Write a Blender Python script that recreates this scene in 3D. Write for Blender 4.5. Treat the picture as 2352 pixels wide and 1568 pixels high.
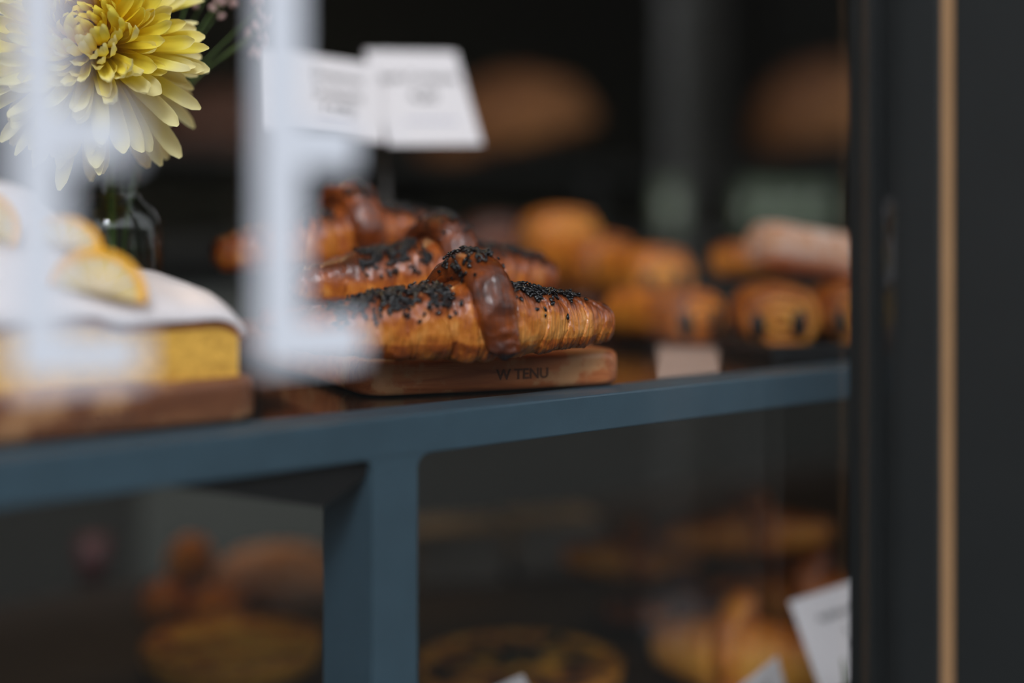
import bpy, bmesh, math, random
import numpy as np
from mathutils import Vector, Matrix, Euler, noise

for o in list(bpy.data.objects):
    bpy.data.objects.remove(o)
S = bpy.context.scene
COL = S.collection
rnd = random.Random(7)

# ---------------------------------------------------------------- camera, sky, exposure
FPX = 2352 * 50 / 36.0
YAW = math.radians(41.0)
FWD = Vector((math.sin(YAW), math.cos(YAW), 0))
RGT = Vector((math.cos(YAW), -math.sin(YAW), 0))
CAM = Vector((0, 0, 0.083))
HOR = 526.0

cd = bpy.data.cameras.new('camera')
cam = bpy.data.objects.new('camera', cd)
COL.objects.link(cam)
cam.location = CAM
cam.rotation_euler = (math.pi / 2, 0, -YAW)
cd.lens = 50
cd.sensor_width = 36
cd.shift_y = -(784 - HOR) / 2352.0
cd.clip_start = 0.01
cd.clip_end = 200
cd.dof.use_dof = True
cd.dof.focus_distance = 0.71
cd.dof.aperture_fstop = 1.5
S.camera = cam

S.view_settings.view_transform = 'Standard'
S.view_settings.look = 'None'
S.view_settings.exposure = 0.10
S.view_settings.gamma = 1.0
S.view_settings.use_curve_mapping = False

W = bpy.data.worlds.new('overcast_sky')
S.world = W
W.use_nodes = True
wn = W.node_tree
bg = wn.nodes['Background']
bg.inputs[0].default_value = (0.90, 0.94, 1.0, 1)
# overcast sky with a brighter patch where the sun stands behind the cloud
w_tc = wn.nodes.new('ShaderNodeTexCoord')
w_dot = wn.nodes.new('ShaderNodeVectorMath')
w_dot.operation = 'DOT_PRODUCT'
w_dot.inputs[1].default_value = Vector((-0.55, -0.55, 0.63)).normalized()
wn.links.new(w_tc.outputs['Generated'], w_dot.inputs[0])
w_max = wn.nodes.new('ShaderNodeMath')
w_max.operation = 'MAXIMUM'
w_max.inputs[1].default_value = 0.0
wn.links.new(w_dot.outputs['Value'], w_max.inputs[0])
w_pow = wn.nodes.new('ShaderNodeMath')
w_pow.operation = 'POWER'
w_pow.inputs[1].default_value = 80.0
wn.links.new(w_max.outputs[0], w_pow.inputs[0])
w_mad = wn.nodes.new('ShaderNodeMath')
w_mad.operation = 'MULTIPLY_ADD'
w_mad.inputs[1].default_value = 27.0
w_mad.inputs[2].default_value = 1.42
wn.links.new(w_pow.outputs[0], w_mad.inputs[0])
wn.links.new(w_mad.outputs[0], bg.inputs[1])
S.cycles.max_bounces = 10
S.cycles.transparent_max_bounces = 24
S.cycles.caustics_reflective = False
S.cycles.caustics_refractive = False


def lamp(name, loc, power, size, color):
    l = bpy.data.lights.new(name, 'POINT')
    l.energy = power
    l.shadow_soft_size = size
    l.color = color
    o = bpy.data.objects.new(name, l)
    o.location = loc
    COL.objects.link(o)
    return o


# warm pendant bulbs of the shop, above the display
lamp('pendant_light', (0.35, 1.15, 0.95), 3.6, 0.015, (1.0, 0.62, 0.28))
lamp('pendant_light', (0.95, 1.25, 0.95), 3.6, 0.015, (1.0, 0.62, 0.28))
lamp('pendant_light', (0.55, 1.55, 0.9), 3.0, 0.015, (1.0, 0.62, 0.28))
lamp('pendant_light', (1.9, 2.4, 1.1), 1.8, 0.02, (1.0, 0.62, 0.28))


# ---------------------------------------------------------------- points from the survey of the photograph
def ray(x, y):
    u = (x - 1176.0) / FPX
    return FWD + RGT * u + Vector((0, 0, (HOR - y) / FPX))


def P(x, y, t):
    return CAM + ray(x, y) * t


def PY(x, y, Y):
    d = ray(x, y)
    return CAM + d * (Y / d.y)


def PZ(x, y, z):
    d = ray(x, y)
    return CAM + d * ((z - CAM.z) / d.z)


# ---------------------------------------------------------------- object helpers
def tag(o, label=None, cat=None, group=None, kind=None):
    if label:
        o['label'] = label
    if cat:
        o['category'] = cat
    if group:
        o['group'] = group
    if kind:
        o['kind'] = kind
    return o


def empty(name, loc=(0, 0, 0), rot=(0, 0, 0)):
    o = bpy.data.objects.new(name, None)
    o.empty_display_size = 0.02
    o.location = loc
    o.rotation_euler = rot
    COL.objects.link(o)
    return o


def mesh_obj(name, verts, faces, mat, parent=None, smooth=True, uv=None, attrs=None, loc=None, rot=None):
    me = bpy.data.meshes.new(name)
    me.from_pydata([tuple(v) for v in verts], [], [tuple(f) for f in faces])
    if smooth:
        me.polygons.foreach_set('use_smooth', [True] * len(me.polygons))
    if uv is not None:
        l = me.uv_layers.new(name='UVMap')
        vi = np.empty(len(me.loops), dtype=np.int32)
        me.loops.foreach_get('vertex_index', vi)
        l.data.foreach_set('uv', np.asarray(uv, dtype=np.float32)[vi].ravel())
    for k, a in (attrs or {}).items():
        at = me.attributes.new(k, 'FLOAT', 'POINT')
        at.data.foreach_set('value', np.asarray(a, dtype=np.float32))
    me.materials.append(mat)
    me.update()
    o = bpy.data.objects.new(name, me)
    COL.objects.link(o)
    if parent:
        o.parent = parent
    if loc is not None:
        o.location = loc
    if rot is not None:
        o.rotation_euler = rot
    return o


def bm_obj(name, bm, mat, parent=None, smooth=False, loc=None, rot=None):
    me = bpy.data.meshes.new(name)
    bmesh.ops.recalc_face_normals(bm, faces=bm.faces)
    bm.to_mesh(me)
    bm.free()
    if smooth:
        me.polygons.foreach_set('use_smooth', [True] * len(me.polygons))
    me.materials.append(mat)
    o = bpy.data.objects.new(name, me)
    COL.objects.link(o)
    if parent:
        o.parent = parent
    if loc is not None:
        o.location = loc
    if rot is not None:
        o.rotation_euler = rot
    return o


def box_bm(x0, x1, y0, y1, z0, z1, bevel=0.0, seg=2):
    bm = bmesh.new()
    bmesh.ops.create_cube(bm, size=1)
    for v in bm.verts:
        v.co = Vector(((x0 + x1) / 2 + v.co.x * (x1 - x0), (y0 + y1) / 2 + v.co.y * (y1 - y0), (z0 + z1) / 2 + v.co.z * (z1 - z0)))
    if bevel:
        bmesh.ops.bevel(bm, geom=list(bm.edges), offset=bevel, segments=seg, affect='EDGES', profile=0.5)
    return bm


def box(name, x0, x1, y0, y1, z0, z1, mat, parent=None, bevel=0.0, seg=2, loc=None, rot=None):
    return bm_obj(name, box_bm(x0, x1, y0, y1, z0, z1, bevel, seg), mat, parent, False, loc, rot)


def prism_bm(pts, a0, a1, axis='Y'):
    bm = bmesh.new()
    def mk(p, a):
        return (p[0], a, p[1]) if axis == 'Y' else (p[0], p[1], a)
    lo = [bm.verts.new(mk(p, a0)) for p in pts]
    hi = [bm.verts.new(mk(p, a1)) for p in pts]
    n = len(pts)
    bm.faces.new(lo)
    bm.faces.new(hi[::-1])
    for i in range(n):
        bm.faces.new((lo[i], hi[i], hi[(i + 1) % n], lo[(i + 1) % n]))
    return bm


def gridf(nu, nv, wrap_u=False, wrap_v=False, base=0):
    f = []
    for i in range(nu if wrap_u else nu - 1):
        for j in range(nv if wrap_v else nv - 1):
            i2, j2 = (i + 1) % nu, (j + 1) % nv
            f.append((base + i * nv + j, base + i * nv + j2, base + i2 * nv + j2, base + i2 * nv + j))
    return f


def lathe(name, prof, mat, parent=None, n=48, loc=None, rot=None, smooth=True):
    vs, nv = [], len(prof)
    for i in range(n):
        a = 2 * math.pi * i / n
        for r, z in prof:
            vs.append((r * math.cos(a), r * math.sin(a), z))
    return mesh_obj(name, vs, gridf(n, nv, wrap_u=True), mat, parent, smooth, loc=loc, rot=rot)


def tube_data(path, rad, n=10, flat=1.0, up=None):
    """swept tube; rad is one number or one per point; flat scales the second axis"""
    path = [Vector(p) for p in path]
    m = len(path)
    rads = rad if hasattr(rad, '__len__') else [rad] * m
    vs = []
    t = (path[1] - path[0]).normalized()
    ref = Vector(up) if up else (Vector((0, 0, 1)) if abs(t.z) < 0.9 else Vector((1, 0, 0)))
    for i in range(m):
        t = (path[min(i + 1, m - 1)] - path[max(i - 1, 0)]).normalized()
        a = (ref - t * ref.dot(t)).normalized()
        b = t.cross(a)
        ref = a
        for k in range(n):
            th = 2 * math.pi * k / n
            vs.append(path[i] + (a * math.cos(th) + b * math.sin(th) * flat) * rads[i])
    fs = gridf(m, n, wrap_v=True)
    fs.append(tuple(range(n))[::-1])
    fs.append(tuple((m - 1) * n + k for k in range(n)))
    return vs, fs


def tube(name, path, rad, mat, parent=None, n=10, flat=1.0, up=None):
    v, f = tube_data(path, rad, n, flat, up)
    return mesh_obj(name, v, f, mat, parent)


def bez(p0, p1, p2, p3, n=16):
    p0, p1, p2, p3 = map(Vector, (p0, p1, p2, p3))
    return [p0 * (1 - t) ** 3 + p1 * 3 * t * (1 - t) ** 2 + p2 * 3 * t * t * (1 - t) + p3 * t ** 3 for t in [i / (n - 1) for i in range(n)]]


# ---------------------------------------------------------------- materials
class NT:
    def __init__(s, name):
        s.m = bpy.data.materials.new(name)
        s.m.use_nodes = True
        s.t = s.m.node_tree
        s.b = s.t.nodes['Principled BSDF']
        s.out = s.t.nodes['Material Output']

    def n(s, typ, **kw):
        nd = s.t.nodes.new(typ)
        for k, v in kw.items():
            setattr(nd, k, v)
        return nd

    def l(s, a, b):
        s.t.links.new(a, b)

    def set(s, **kw):
        for k, v in kw.items():
            s.b.inputs[k.replace('_', ' ')].default_value = v
        return s


def c4(c):
    return (c[0], c[1], c[2], 1)


def srgb(r, g, b):
    f = lambda v: (v / 255 / 12.92) if v / 255 <= 0.04045 else ((v / 255 + 0.055) / 1.055) ** 2.4
    return (f(r), f(g), f(b))


def plain(name, col, rough=0.5, metal=0.0, coat=0.0, spec=0.5, bump=0.0, bscale=200.0, var=0.0, vscale=20.0):
    q = NT(name)
    q.set(Base_Color=c4(col), Roughness=rough, Metallic=metal)
    q.b.inputs['Coat Weight'].default_value = coat
    q.b.inputs['Specular IOR Level'].default_value = spec
    if bump or var:
        tc = q.n('ShaderNodeTexCoord')
    if var:
        nz = q.n('ShaderNodeTexNoise')
        nz.inputs['Scale'].default_value = vscale
        nz.inputs['Detail'].default_value = 6
        q.l(tc.outputs['Object'], nz.inputs['Vector'])
        r = q.n('ShaderNodeValToRGB')
        r.color_ramp.elements[0].position = 0.3
        r.color_ramp.elements[1].position = 0.7
        r.color_ramp.elements[0].color = c4([c * (1 - var) for c in col])
        r.color_ramp.elements[1].color = c4([min(1, c * (1 + var)) for c in col])
        q.l(nz.outputs['Fac'], r.inputs[0])
        q.l(r.outputs[0], q.b.inputs['Base Color'])
    if bump:
        nb = q.n('ShaderNodeTexNoise')
        nb.inputs['Scale'].default_value = bscale
        nb.inputs['Detail'].default_value = 4
        q.l(tc.outputs['Object'], nb.inputs['Vector'])
        bp = q.n('ShaderNodeBump')
        bp.inputs['Strength'].default_value = bump
        bp.inputs['Distance'].default_value = 0.002
        q.l(nb.outputs['Fac'], bp.inputs['Height'])
        q.l(bp.outputs[0], q.b.inputs['Normal'])
    return q.m


def glass_mat(name, tint=(1, 1, 1), f0=0.04, rough=0.0, gain=1.0):
    """clear glass: straight transmission and a Schlick reflection, the same from both sides"""
    q = NT(name)
    q.t.nodes.remove(q.b)
    g = q.n('ShaderNodeNewGeometry')
    d = q.n('ShaderNodeVectorMath', operation='DOT_PRODUCT')
    q.l(g.outputs['Incoming'], d.inputs[0])
    q.l(g.outputs['Normal'], d.inputs[1])
    a = q.n('ShaderNodeMath', operation='ABSOLUTE')
    q.l(d.outputs['Value'], a.inputs[0])
    s1 = q.n('ShaderNodeMath', operation='SUBTRACT')
    s1.inputs[0].default_value = 1
    q.l(a.outputs[0], s1.inputs[1])
    p = q.n('ShaderNodeMath', operation='POWER')
    p.inputs[1].default_value = 5
    q.l(s1.outputs[0], p.inputs[0])
    m = q.n('ShaderNodeMath', operation='MULTIPLY_ADD')
    m.inputs[1].default_value = (1 - f0) * gain
    m.inputs[2].default_value = f0
    q.l(p.outputs[0], m.inputs[0])
    tr = q.n('ShaderNodeBsdfTransparent')
    tr.inputs[0].default_value = c4(tint)
    gl = q.n('ShaderNodeBsdfGlossy')
    gl.inputs['Roughness'].default_value = rough
    mx = q.n('ShaderNodeMixShader')
    q.l(m.outputs[0], mx.inputs[0])
    q.l(tr.outputs[0], mx.inputs[1])
    q.l(gl.outputs[0], mx.inputs[2])
    q.l(mx.outputs[0], q.out.inputs[0])
    return q.m


def pastry_mat(name, stops, rough=(0.22, 0.5), coat=0.5, bump=0.5, layer=1.0, flour=0.0, spec=0.5):
    """baked laminated dough: colour from the 'bake' attribute, fine layer lines along the UVs"""
    q = NT(name)
    at = q.n('ShaderNodeAttribute', attribute_name='bake')
    uv = q.n('ShaderNodeUVMap')
    tc = q.n('ShaderNodeTexCoord')
    mp = q.n('ShaderNodeMapping')
    mp.inputs['Scale'].default_value = (26, 1.6, 1)
    q.l(uv.outputs[0], mp.inputs[0])
    ln = q.n('ShaderNodeTexNoise')
    ln.inputs['Scale'].default_value = 3.0
    ln.inputs['Detail'].default_value = 7
    ln.inputs['Roughness'].default_value = 0.65
    q.l(mp.outputs[0], ln.inputs['Vector'])
    nz = q.n('ShaderNodeTexNoise')
    nz.inputs['Scale'].default_value = 120
    nz.inputs['Detail'].default_value = 6
    q.l(tc.outputs['Object'], nz.inputs['Vector'])
    nf = q.n('ShaderNodeTexNoise')
    nf.inputs['Scale'].default_value = 700
    nf.inputs['Detail'].default_value = 5
    q.l(tc.outputs['Object'], nf.inputs['Vector'])
    a1 = q.n('ShaderNodeMath', operation='MULTIPLY_ADD')
    a1.inputs[1].default_value = 0.62 * layer
    a1.inputs[2].default_value = -0.31 * layer
    q.l(ln.outputs['Fac'], a1.inputs[0])
    a2 = q.n('ShaderNodeMath', operation='MULTIPLY_ADD')
    a2.inputs[1].default_value = 0.8
    a2.inputs[2].default_value = -0.40
    q.l(nz.outputs['Fac'], a2.inputs[0])
    s1 = q.n('ShaderNodeMath', operation='ADD')
    q.l(a1.outputs[0], s1.inputs[0])
    q.l(a2.outputs[0], s1.inputs[1])
    s2 = q.n('ShaderNodeMath', operation='ADD')
    q.l(s1.outputs[0], s2.inputs[0])
    q.l(at.outputs['Fac'], s2.inputs[1])
    r = q.n('ShaderNodeValToRGB')
    el = r.color_ramp.elements
    while len(el) < len(stops):
        el.new(0.5)
    for e, (pos, col) in zip(el, stops):
        e.position = pos
        e.color = c4(col)
    q.l(s2.outputs[0], r.inputs[0])
    if flour:
        fl = q.n('ShaderNodeMapRange')
        fl.inputs[1].default_value = 0.5 - 0.2 * flour
        fl.inputs[2].default_value = 0.62
        q.l(nz.outputs['Fac'], fl.inputs[0])
        mxf = q.n('ShaderNodeMixRGB')
        mxf.inputs[2].default_value = (0.85, 0.62, 0.50, 1)
        fm = q.n('ShaderNodeMath', operation='MULTIPLY')
        fm.inputs[1].default_value = flour
        q.l(fl.outputs[0], fm.inputs[0])
        q.l(fm.outputs[0], mxf.inputs[0])
        q.l(r.outputs[0], mxf.inputs[1])
        q.l(mxf.outputs[0], q.b.inputs['Base Color'])
    else:
        q.l(r.outputs[0], q.b.inputs['Base Color'])
    rr = q.n('ShaderNodeMapRange')
    rr.inputs[1].default_value = 0.35
    rr.inputs[2].default_value = 0.65
    rr.inputs[3].default_value = rough[0]
    rr.inputs[4].default_value = rough[1]
    q.l(nz.outputs['Fac'], rr.inputs[0])
    q.l(rr.outputs[0], q.b.inputs['Roughness'])
    cw = q.n('ShaderNodeMapRange')
    cw.inputs[1].default_value = 0.40
    cw.inputs[2].default_value = 0.56
    cw.inputs[3].default_value = coat * 0.15
    cw.inputs[4].default_value = coat
    q.l(ln.outputs['Fac'], cw.inputs[0])
    q.l(cw.outputs[0], q.b.inputs['Coat Weight'])
    q.b.inputs['Coat Roughness'].default_value = 0.045
    q.b.inputs['Coat IOR'].default_value = 1.45
    q.b.inputs['Specular IOR Level'].default_value = spec
    q.b.inputs['Subsurface Weight'].default_value = 0.0
    h1 = q.n('ShaderNodeMath', operation='MULTIPLY_ADD')
    h1.inputs[1].default_value = 0.5
    q.l(nf.outputs['Fac'], h1.inputs[0])
    q.l(ln.outputs['Fac'], h1.inputs[2])
    bp = q.n('ShaderNodeBump')
    bp.inputs['Strength'].default_value = bump
    bp.inputs['Distance'].default_value = 0.0012
    q.l(h1.outputs[0], bp.inputs['Height'])
    q.l(bp.outputs[0], q.b.inputs['Normal'])
    bp2 = q.n('ShaderNodeBump')
    bp2.inputs['Strength'].default_value = 0.75
    bp2.inputs['Distance'].default_value = 0.0016
    q.l(nz.outputs['Fac'], bp2.inputs['Height'])
    q.l(bp2.outputs[0], q.b.inputs['Coat Normal'])
    return q.m


def wood_mat(name, dark, mid, light, rough=0.45, worn=0.0, scale=(9, 90, 90)):
    q = NT(name)
    tc = q.n('ShaderNodeTexCoord')
    mp = q.n('ShaderNodeMapping')
    mp.inputs['Scale'].default_value = scale
    q.l(tc.outputs['Object'], mp.inputs[0])
    nz = q.n('ShaderNodeTexNoise')
    nz.inputs['Scale'].default_value = 1.6
    nz.inputs['Detail'].default_value = 9
    nz.inputs['Roughness'].default_value = 0.65
    nz.inputs['Distortion'].default_value = 0.6
    q.l(mp.outputs[0], nz.inputs['Vector'])
    r = q.n('ShaderNodeValToRGB')
    r.color_ramp.elements[0].position = 0.3
    r.color_ramp.elements[0].color = c4(dark)
    r.color_ramp.elements[1].position = 0.68
    r.color_ramp.elements[1].color = c4(light)
    e = r.color_ramp.elements.new(0.5)
    e.color = c4(mid)
    q.l(nz.outputs['Fac'], r.inputs[0])
    last = r.outputs[0]
    if worn:
        n2 = q.n('ShaderNodeTexNoise')
        n2.inputs['Scale'].default_value = 42
        n2.inputs['Detail'].default_value = 7
        n2.inputs['Roughness'].default_value = 0.6
        q.l(tc.outputs['Object'], n2.inputs['Vector'])
        r2 = q.n('ShaderNodeValToRGB')
        r2.color_ramp.elements[0].position = 0.52
        r2.color_ramp.elements[1].position = 0.60
        r2.color_ramp.elements[0].color = (0, 0, 0, 1)
        r2.color_ramp.elements[1].color = (worn, worn, worn, 1)
        q.l(n2.outputs['Fac'], r2.inputs[0])
        mx = q.n('ShaderNodeMixRGB')
        mx.inputs[2].default_value = (0.62, 0.33, 0.15, 1)
        q.l(r2.outputs[0], mx.inputs[0])
        q.l(last, mx.inputs[1])
        last = mx.outputs[0]
    q.l(last, q.b.inputs['Base Color'])
    q.b.inputs['Roughness'].default_value = rough
    bp = q.n('ShaderNodeBump')
    bp.inputs['Strength'].default_value = 0.25
    bp.inputs['Distance'].default_value = 0.001
    q.l(nz.outputs['Fac'], bp.inputs['Height'])
    q.l(bp.outputs[0], q.b.inputs['Normal'])
    return q.m


M = {}
M['steel'] = plain('blue_grey_paint', (0.041, 0.077, 0.102), 0.42, spec=0.4, bump=0.05, bscale=900, var=0.06, vscale=60)
M['dark_gap'] = plain('dark_gap_black', (0.006, 0.006, 0.006), 0.6, spec=0.2)  # black of the made-up plate under the rail
M['shelf'] = plain('dark_gloss_shelf', (0.010, 0.008, 0.006), 0.10, spec=0.3, bump=0.01, bscale=40)
M['lower'] = wood_mat('dark_lower_wood', (0.010, 0.006, 0.004), (0.016, 0.010, 0.007), (0.025, 0.016, 0.011), 0.6)
M['frame'] = plain('charcoal_paint', (0.0145, 0.016, 0.016), 0.5, spec=0.35, var=0.05, vscale=30)
M['bronze'] = plain('timber_strip', (0.36, 0.205, 0.10), 0.5, var=0.12, vscale=12)
M['vinyl'] = plain('white_vinyl', (0.68, 0.70, 0.755), 0.6, spec=0.2)
M['glass'] = glass_mat('window_glass')
M['bottle'] = glass_mat('bottle_glass', (0.90, 0.93, 0.90), 0.05)
M['water'] = glass_mat('water', (0.82, 0.86, 0.78), 0.02)
M['board'] = wood_mat('red_brown_board', (0.30, 0.080, 0.024), (0.50, 0.155, 0.050), (0.64, 0.24, 0.085), 0.42, worn=0.75)
M['board2'] = wood_mat('brown_board', (0.11, 0.034, 0.013), (0.18, 0.064, 0.026), (0.27, 0.11, 0.045), 0.45, worn=0.5)
M['burn'] = plain('burnt_mark', (0.13, 0.046, 0.02), 0.7)
M['card'] = plain('white_card', (0.74, 0.70, 0.70), 0.6)
M['ink'] = plain('dark_ink', (0.012, 0.016, 0.012), 0.7)
M['blue_ink'] = plain('blue_ink', (0.22, 0.24, 0.36), 0.7)
M['wire'] = plain('steel_wire', (0.07, 0.065, 0.06), 0.45, metal=1.0)
M['seed'] = plain('black_sesame', (0.005, 0.0045, 0.005), 0.12, spec=0.6)
M['icing'] = plain('white_icing', (0.80, 0.74, 0.74), 0.38, spec=0.4, var=0.04, vscale=25)
M['sponge'] = plain('yellow_sponge', (0.86, 0.46, 0.085), 0.9, spec=0.1, bump=0.8, bscale=420, var=0.22, vscale=260)
M['crust'] = plain('baked_crust', (0.28, 0.09, 0.025), 0.7, var=0.3, vscale=90)
M['peel'] = plain('lemon_peel', (0.90, 0.42, 0.004), 0.4, bump=0.3, bscale=500)
M['pith'] = plain('lemon_flesh', (0.66, 0.50, 0.22), 0.35, var=0.2, vscale=120)
M['choc'] = plain('dark_chocolate', (0.012, 0.008, 0.006), 0.45)
M['tray'] = plain('black_tray', (0.010, 0.010, 0.010), 0.4, bump=0.1)
M['pale_patch'] = plain('pale_patch_beige', (0.36, 0.25, 0.20), 0.8, var=0.06, vscale=40)  # tone of the reflection-like patch, given to a made-up sheet
M['stem'] = plain('green_stem', (0.075, 0.14, 0.022), 0.55)
M['bud'] = plain('pink_bud', (0.55, 0.36, 0.33), 0.6)
M['wallp'] = plain('dark_wall', (0.075, 0.075, 0.055), 0.85, spec=0.1)
M['counter'] = plain('dark_counter', (0.018, 0.018, 0.015), 0.6, spec=0.3)
M['countertop'] = plain('dark_counter_top', (0.012, 0.012, 0.010), 0.5, spec=0.3)
M['street'] = plain('dark_street', (0.035, 0.035, 0.035), 0.9, spec=0.1)
M['pavement'] = plain('pavement', (0.075, 0.075, 0.07), 0.9, spec=0.1, var=0.2, vscale=3)
M['pole'] = plain('pale_pole', (0.86, 0.84, 0.80), 0.6)
M['tumbler'] = plain('green_glass', (0.10, 0.13, 0.085), 0.15, spec=0.6)
M['door'] = plain('reflection_grey_green', (0.05, 0.054, 0.046), 0.6)  # greenish glass reflection put into a panel's colour
M['redcup'] = plain('dark_red', (0.045, 0.005, 0.006), 0.5)
M['paleb'] = plain('pale_grey_card', (0.30, 0.28, 0.25), 0.8)
M['leaf'] = plain('dark_leaf', (0.02, 0.035, 0.015), 0.5)
CRO = [(0.0, (0.76, 0.34, 0.085)), (0.22, (0.60, 0.19, 0.024)), (0.42, (0.36, 0.080, 0.009)), (0.62, (0.17, 0.034, 0.004)), (0.9, (0.045, 0.009, 0.003))]
M['croissant'] = pastry_mat('glazed_croissant', CRO, (0.22, 0.5), 1.0, 0.55, spec=0.3)
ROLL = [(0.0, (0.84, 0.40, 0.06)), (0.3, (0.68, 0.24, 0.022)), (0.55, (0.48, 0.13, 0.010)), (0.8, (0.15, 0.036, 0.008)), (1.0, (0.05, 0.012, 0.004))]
M['roll'] = pastry_mat('baked_roll', ROLL, (0.35, 0.6), 0.15, 0.4)
M['sugared'] = pastry_mat('sugared_pastry', ROLL, (0.6, 0.9), 0.0, 0.4, flour=1.0)
M['loaf'] = pastry_mat('rustic_loaf', [(0.0, (0.26, 0.13, 0.035)), (0.35, (0.19, 0.075, 0.014)), (0.7, (0.10, 0.034, 0.007)), (1.0, (0.04, 0.013, 0.004))], (0.7, 0.9), 0.0, 0.6, layer=0.4)
M['tartcrust'] = pastry_mat('tart_crust', [(0.0, (0.85, 0.55, 0.07)), (0.4, (0.80, 0.38, 0.035)), (0.7, (0.40, 0.13, 0.016)), (1.0, (0.06, 0.02, 0.008))], (0.5, 0.8), 0.1, 0.4, layer=0.5)


def petal_mat():
    q = NT('chrysanthemum_petal')
    at = q.n('ShaderNodeAttribute', attribute_name='along')
    ti = q.n('ShaderNodeAttribute', attribute_name='tone')
    a = q.n('ShaderNodeMath', operation='ADD')
    q.l(at.outputs['Fac'], a.inputs[0])
    q.l(ti.outputs['Fac'], a.inputs[1])
    r = q.n('ShaderNodeValToRGB')
    el = r.color_ramp.elements
    el[0].position, el[0].color = 0.0, (0.92, 0.57, 0.002, 1)
    el[1].position, el[1].color = 1.0, (0.95, 0.87, 0.46, 1)
    e = el.new(0.38)
    e.color = (0.94, 0.72, 0.008, 1)
    e = el.new(0.78)
    e.color = (0.94, 0.82, 0.13, 1)
    q.l(a.outputs[0], r.inputs[0])
    q.l(r.outputs[0], q.b.inputs['Base Color'])
    q.set(Roughness=0.55)
    q.b.inputs['Specular IOR Level'].default_value = 0.25
    tl = q.n('ShaderNodeBsdfTranslucent')
    q.l(r.outputs[0], tl.inputs[0])
    mx = q.n('ShaderNodeMixShader')
    mx.inputs[0].default_value = 0.3
    q.l(q.b.outputs[0], mx.inputs[1])
    q.l(tl.outputs[0], mx.inputs[2])
    q.l(mx.outputs[0], q.out.inputs[0])
    return q.m


M['petal'] = petal_mat()


# ---------------------------------------------------------------- the setting
def struct(o, label, cat):
    return tag(o, label, cat, kind='structure')


FL = -1.1
struct(box('floor', -3, 6, 0.0, 5.0, FL - 0.1, FL, M['wallp']), 'dark shop floor below the display', 'floor')
struct(box('wall_back', -3, 6, 5.0, 5.1, FL, 2.4, M['wallp']), 'near-black wall at the back of the shop', 'wall')
struct(box('wall_left', -3.1, -3, 0.4, 5.1, FL, 2.4, M['wallp']), 'dark side wall of the shop on the left', 'wall')
struct(box('wall_right', 6, 6.1, 0.4, 5.1, FL, 2.4, M['wallp']), 'dark side wall of the shop on the right', 'wall')
struct(box('ceiling', -3.1, 6.1, 0.4, 5.1, 2.4, 2.5, M['wallp']), 'dark shop ceiling', 'ceiling')
struct(box('wall_front_upper', -3.1, 6.1, 0.30, 0.40, 2.2, 4.0, M['frame']), 'dark shopfront fascia above the window', 'wall')
struct(box('wall_front_lower', -3.1, 6.1, 0.30, 0.40, FL, -0.75, M['frame']), 'dark shopfront stall riser below the window', 'wall')
struct(box('wall_front_right', 3.2, 6.1, 0.30, 0.40, -0.75, 2.2, M['frame']), 'dark shopfront far to the right of the window', 'wall')
struct(box('wall_front_left', -3.1, -1.9, 0.30, 0.40, -0.75, 2.2, M['frame']), 'dark shopfront to the left of the window', 'wall')
struct(box('ground', -12, 16, -9, 0.0, FL - 0.1, FL, M['pavement']), 'dark pavement and street in front of the shop', 'street')
struct(box('wall_street', -14, 18, -8.6, -8.4, FL, 2.9, M['street']), 'dark facade across the street', 'wall')

GY = 0.35
struct(box('window_1', -1.9, 0.5205, GY, GY + 0.006, -0.75, 2.2, M['glass']), 'clear shop window pane carrying white letters', 'window')
struct(box('trim_1', 0.5194, 0.60, 0.3612, 0.373, -0.75, 2.2, M['frame'], bevel=0.0008), 'charcoal glazing bead along the right edge of the pane', 'window frame')
struct(box('trim_2', 0.5236, 0.60, 0.3588, 0.3612, -0.75, 2.2, M['frame']), 'dark groove between glazing bead and frame', 'window frame')
struct(box('trim_3', 0.5263, 0.60, 0.3323, 0.3588, -0.75, 2.2, M['frame'], bevel=0.0012), 'charcoal window frame upright left of the tan strip', 'window frame')
struct(box('trim_4', 0.5277, 0.60, 0.3273, 0.3323, -0.75, 2.2, M['bronze']), 'thin tan timber strip running up the window frame', 'trim')
struct(box('trim_5', 0.5284, 0.60, 0.284, 0.3273, -0.75, 2.2, M['frame'], bevel=0.0015), 'charcoal door post right of the tan strip', 'door frame')
struct(box('window_2', 0.59, 3.2, GY, GY + 0.006, -0.75, 2.2, M['glass']), 'clear pane beyond the dark door post', 'window')


# white letters on the outside of the pane
def letter_E(x0):
    w, st, z0, z1 = 0.0362, 0.0148, 0.0435, 0.1785
    arm = 0.0135
    zm = 0.1075
    pts = [(x0, z0), (x0 + w, z0), (x0 + w, z0 + arm), (x0 + st, z0 + arm), (x0 + st, zm - arm / 2), (x0 + w * 0.93, zm - arm / 2),
           (x0 + w * 0.93, zm + arm / 2), (x0 + st, zm + arm / 2), (x0 + st, z1 - arm), (x0 + w, z1 - arm), (x0 + w, z1), (x0, z1)]
    return bm_obj('window_letter', prism_bm(pts, GY - 0.0006, GY - 0.0001), M['vinyl'])


tag(letter_E(0.1380), 'white letter E on the glass in front of the flower and cake', 'letter', 'white letters on the shop window')
tag(letter_E(0.2090), 'white letter E on the glass between the cake and the croissants', 'letter', 'white letters on the shop window')

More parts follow.
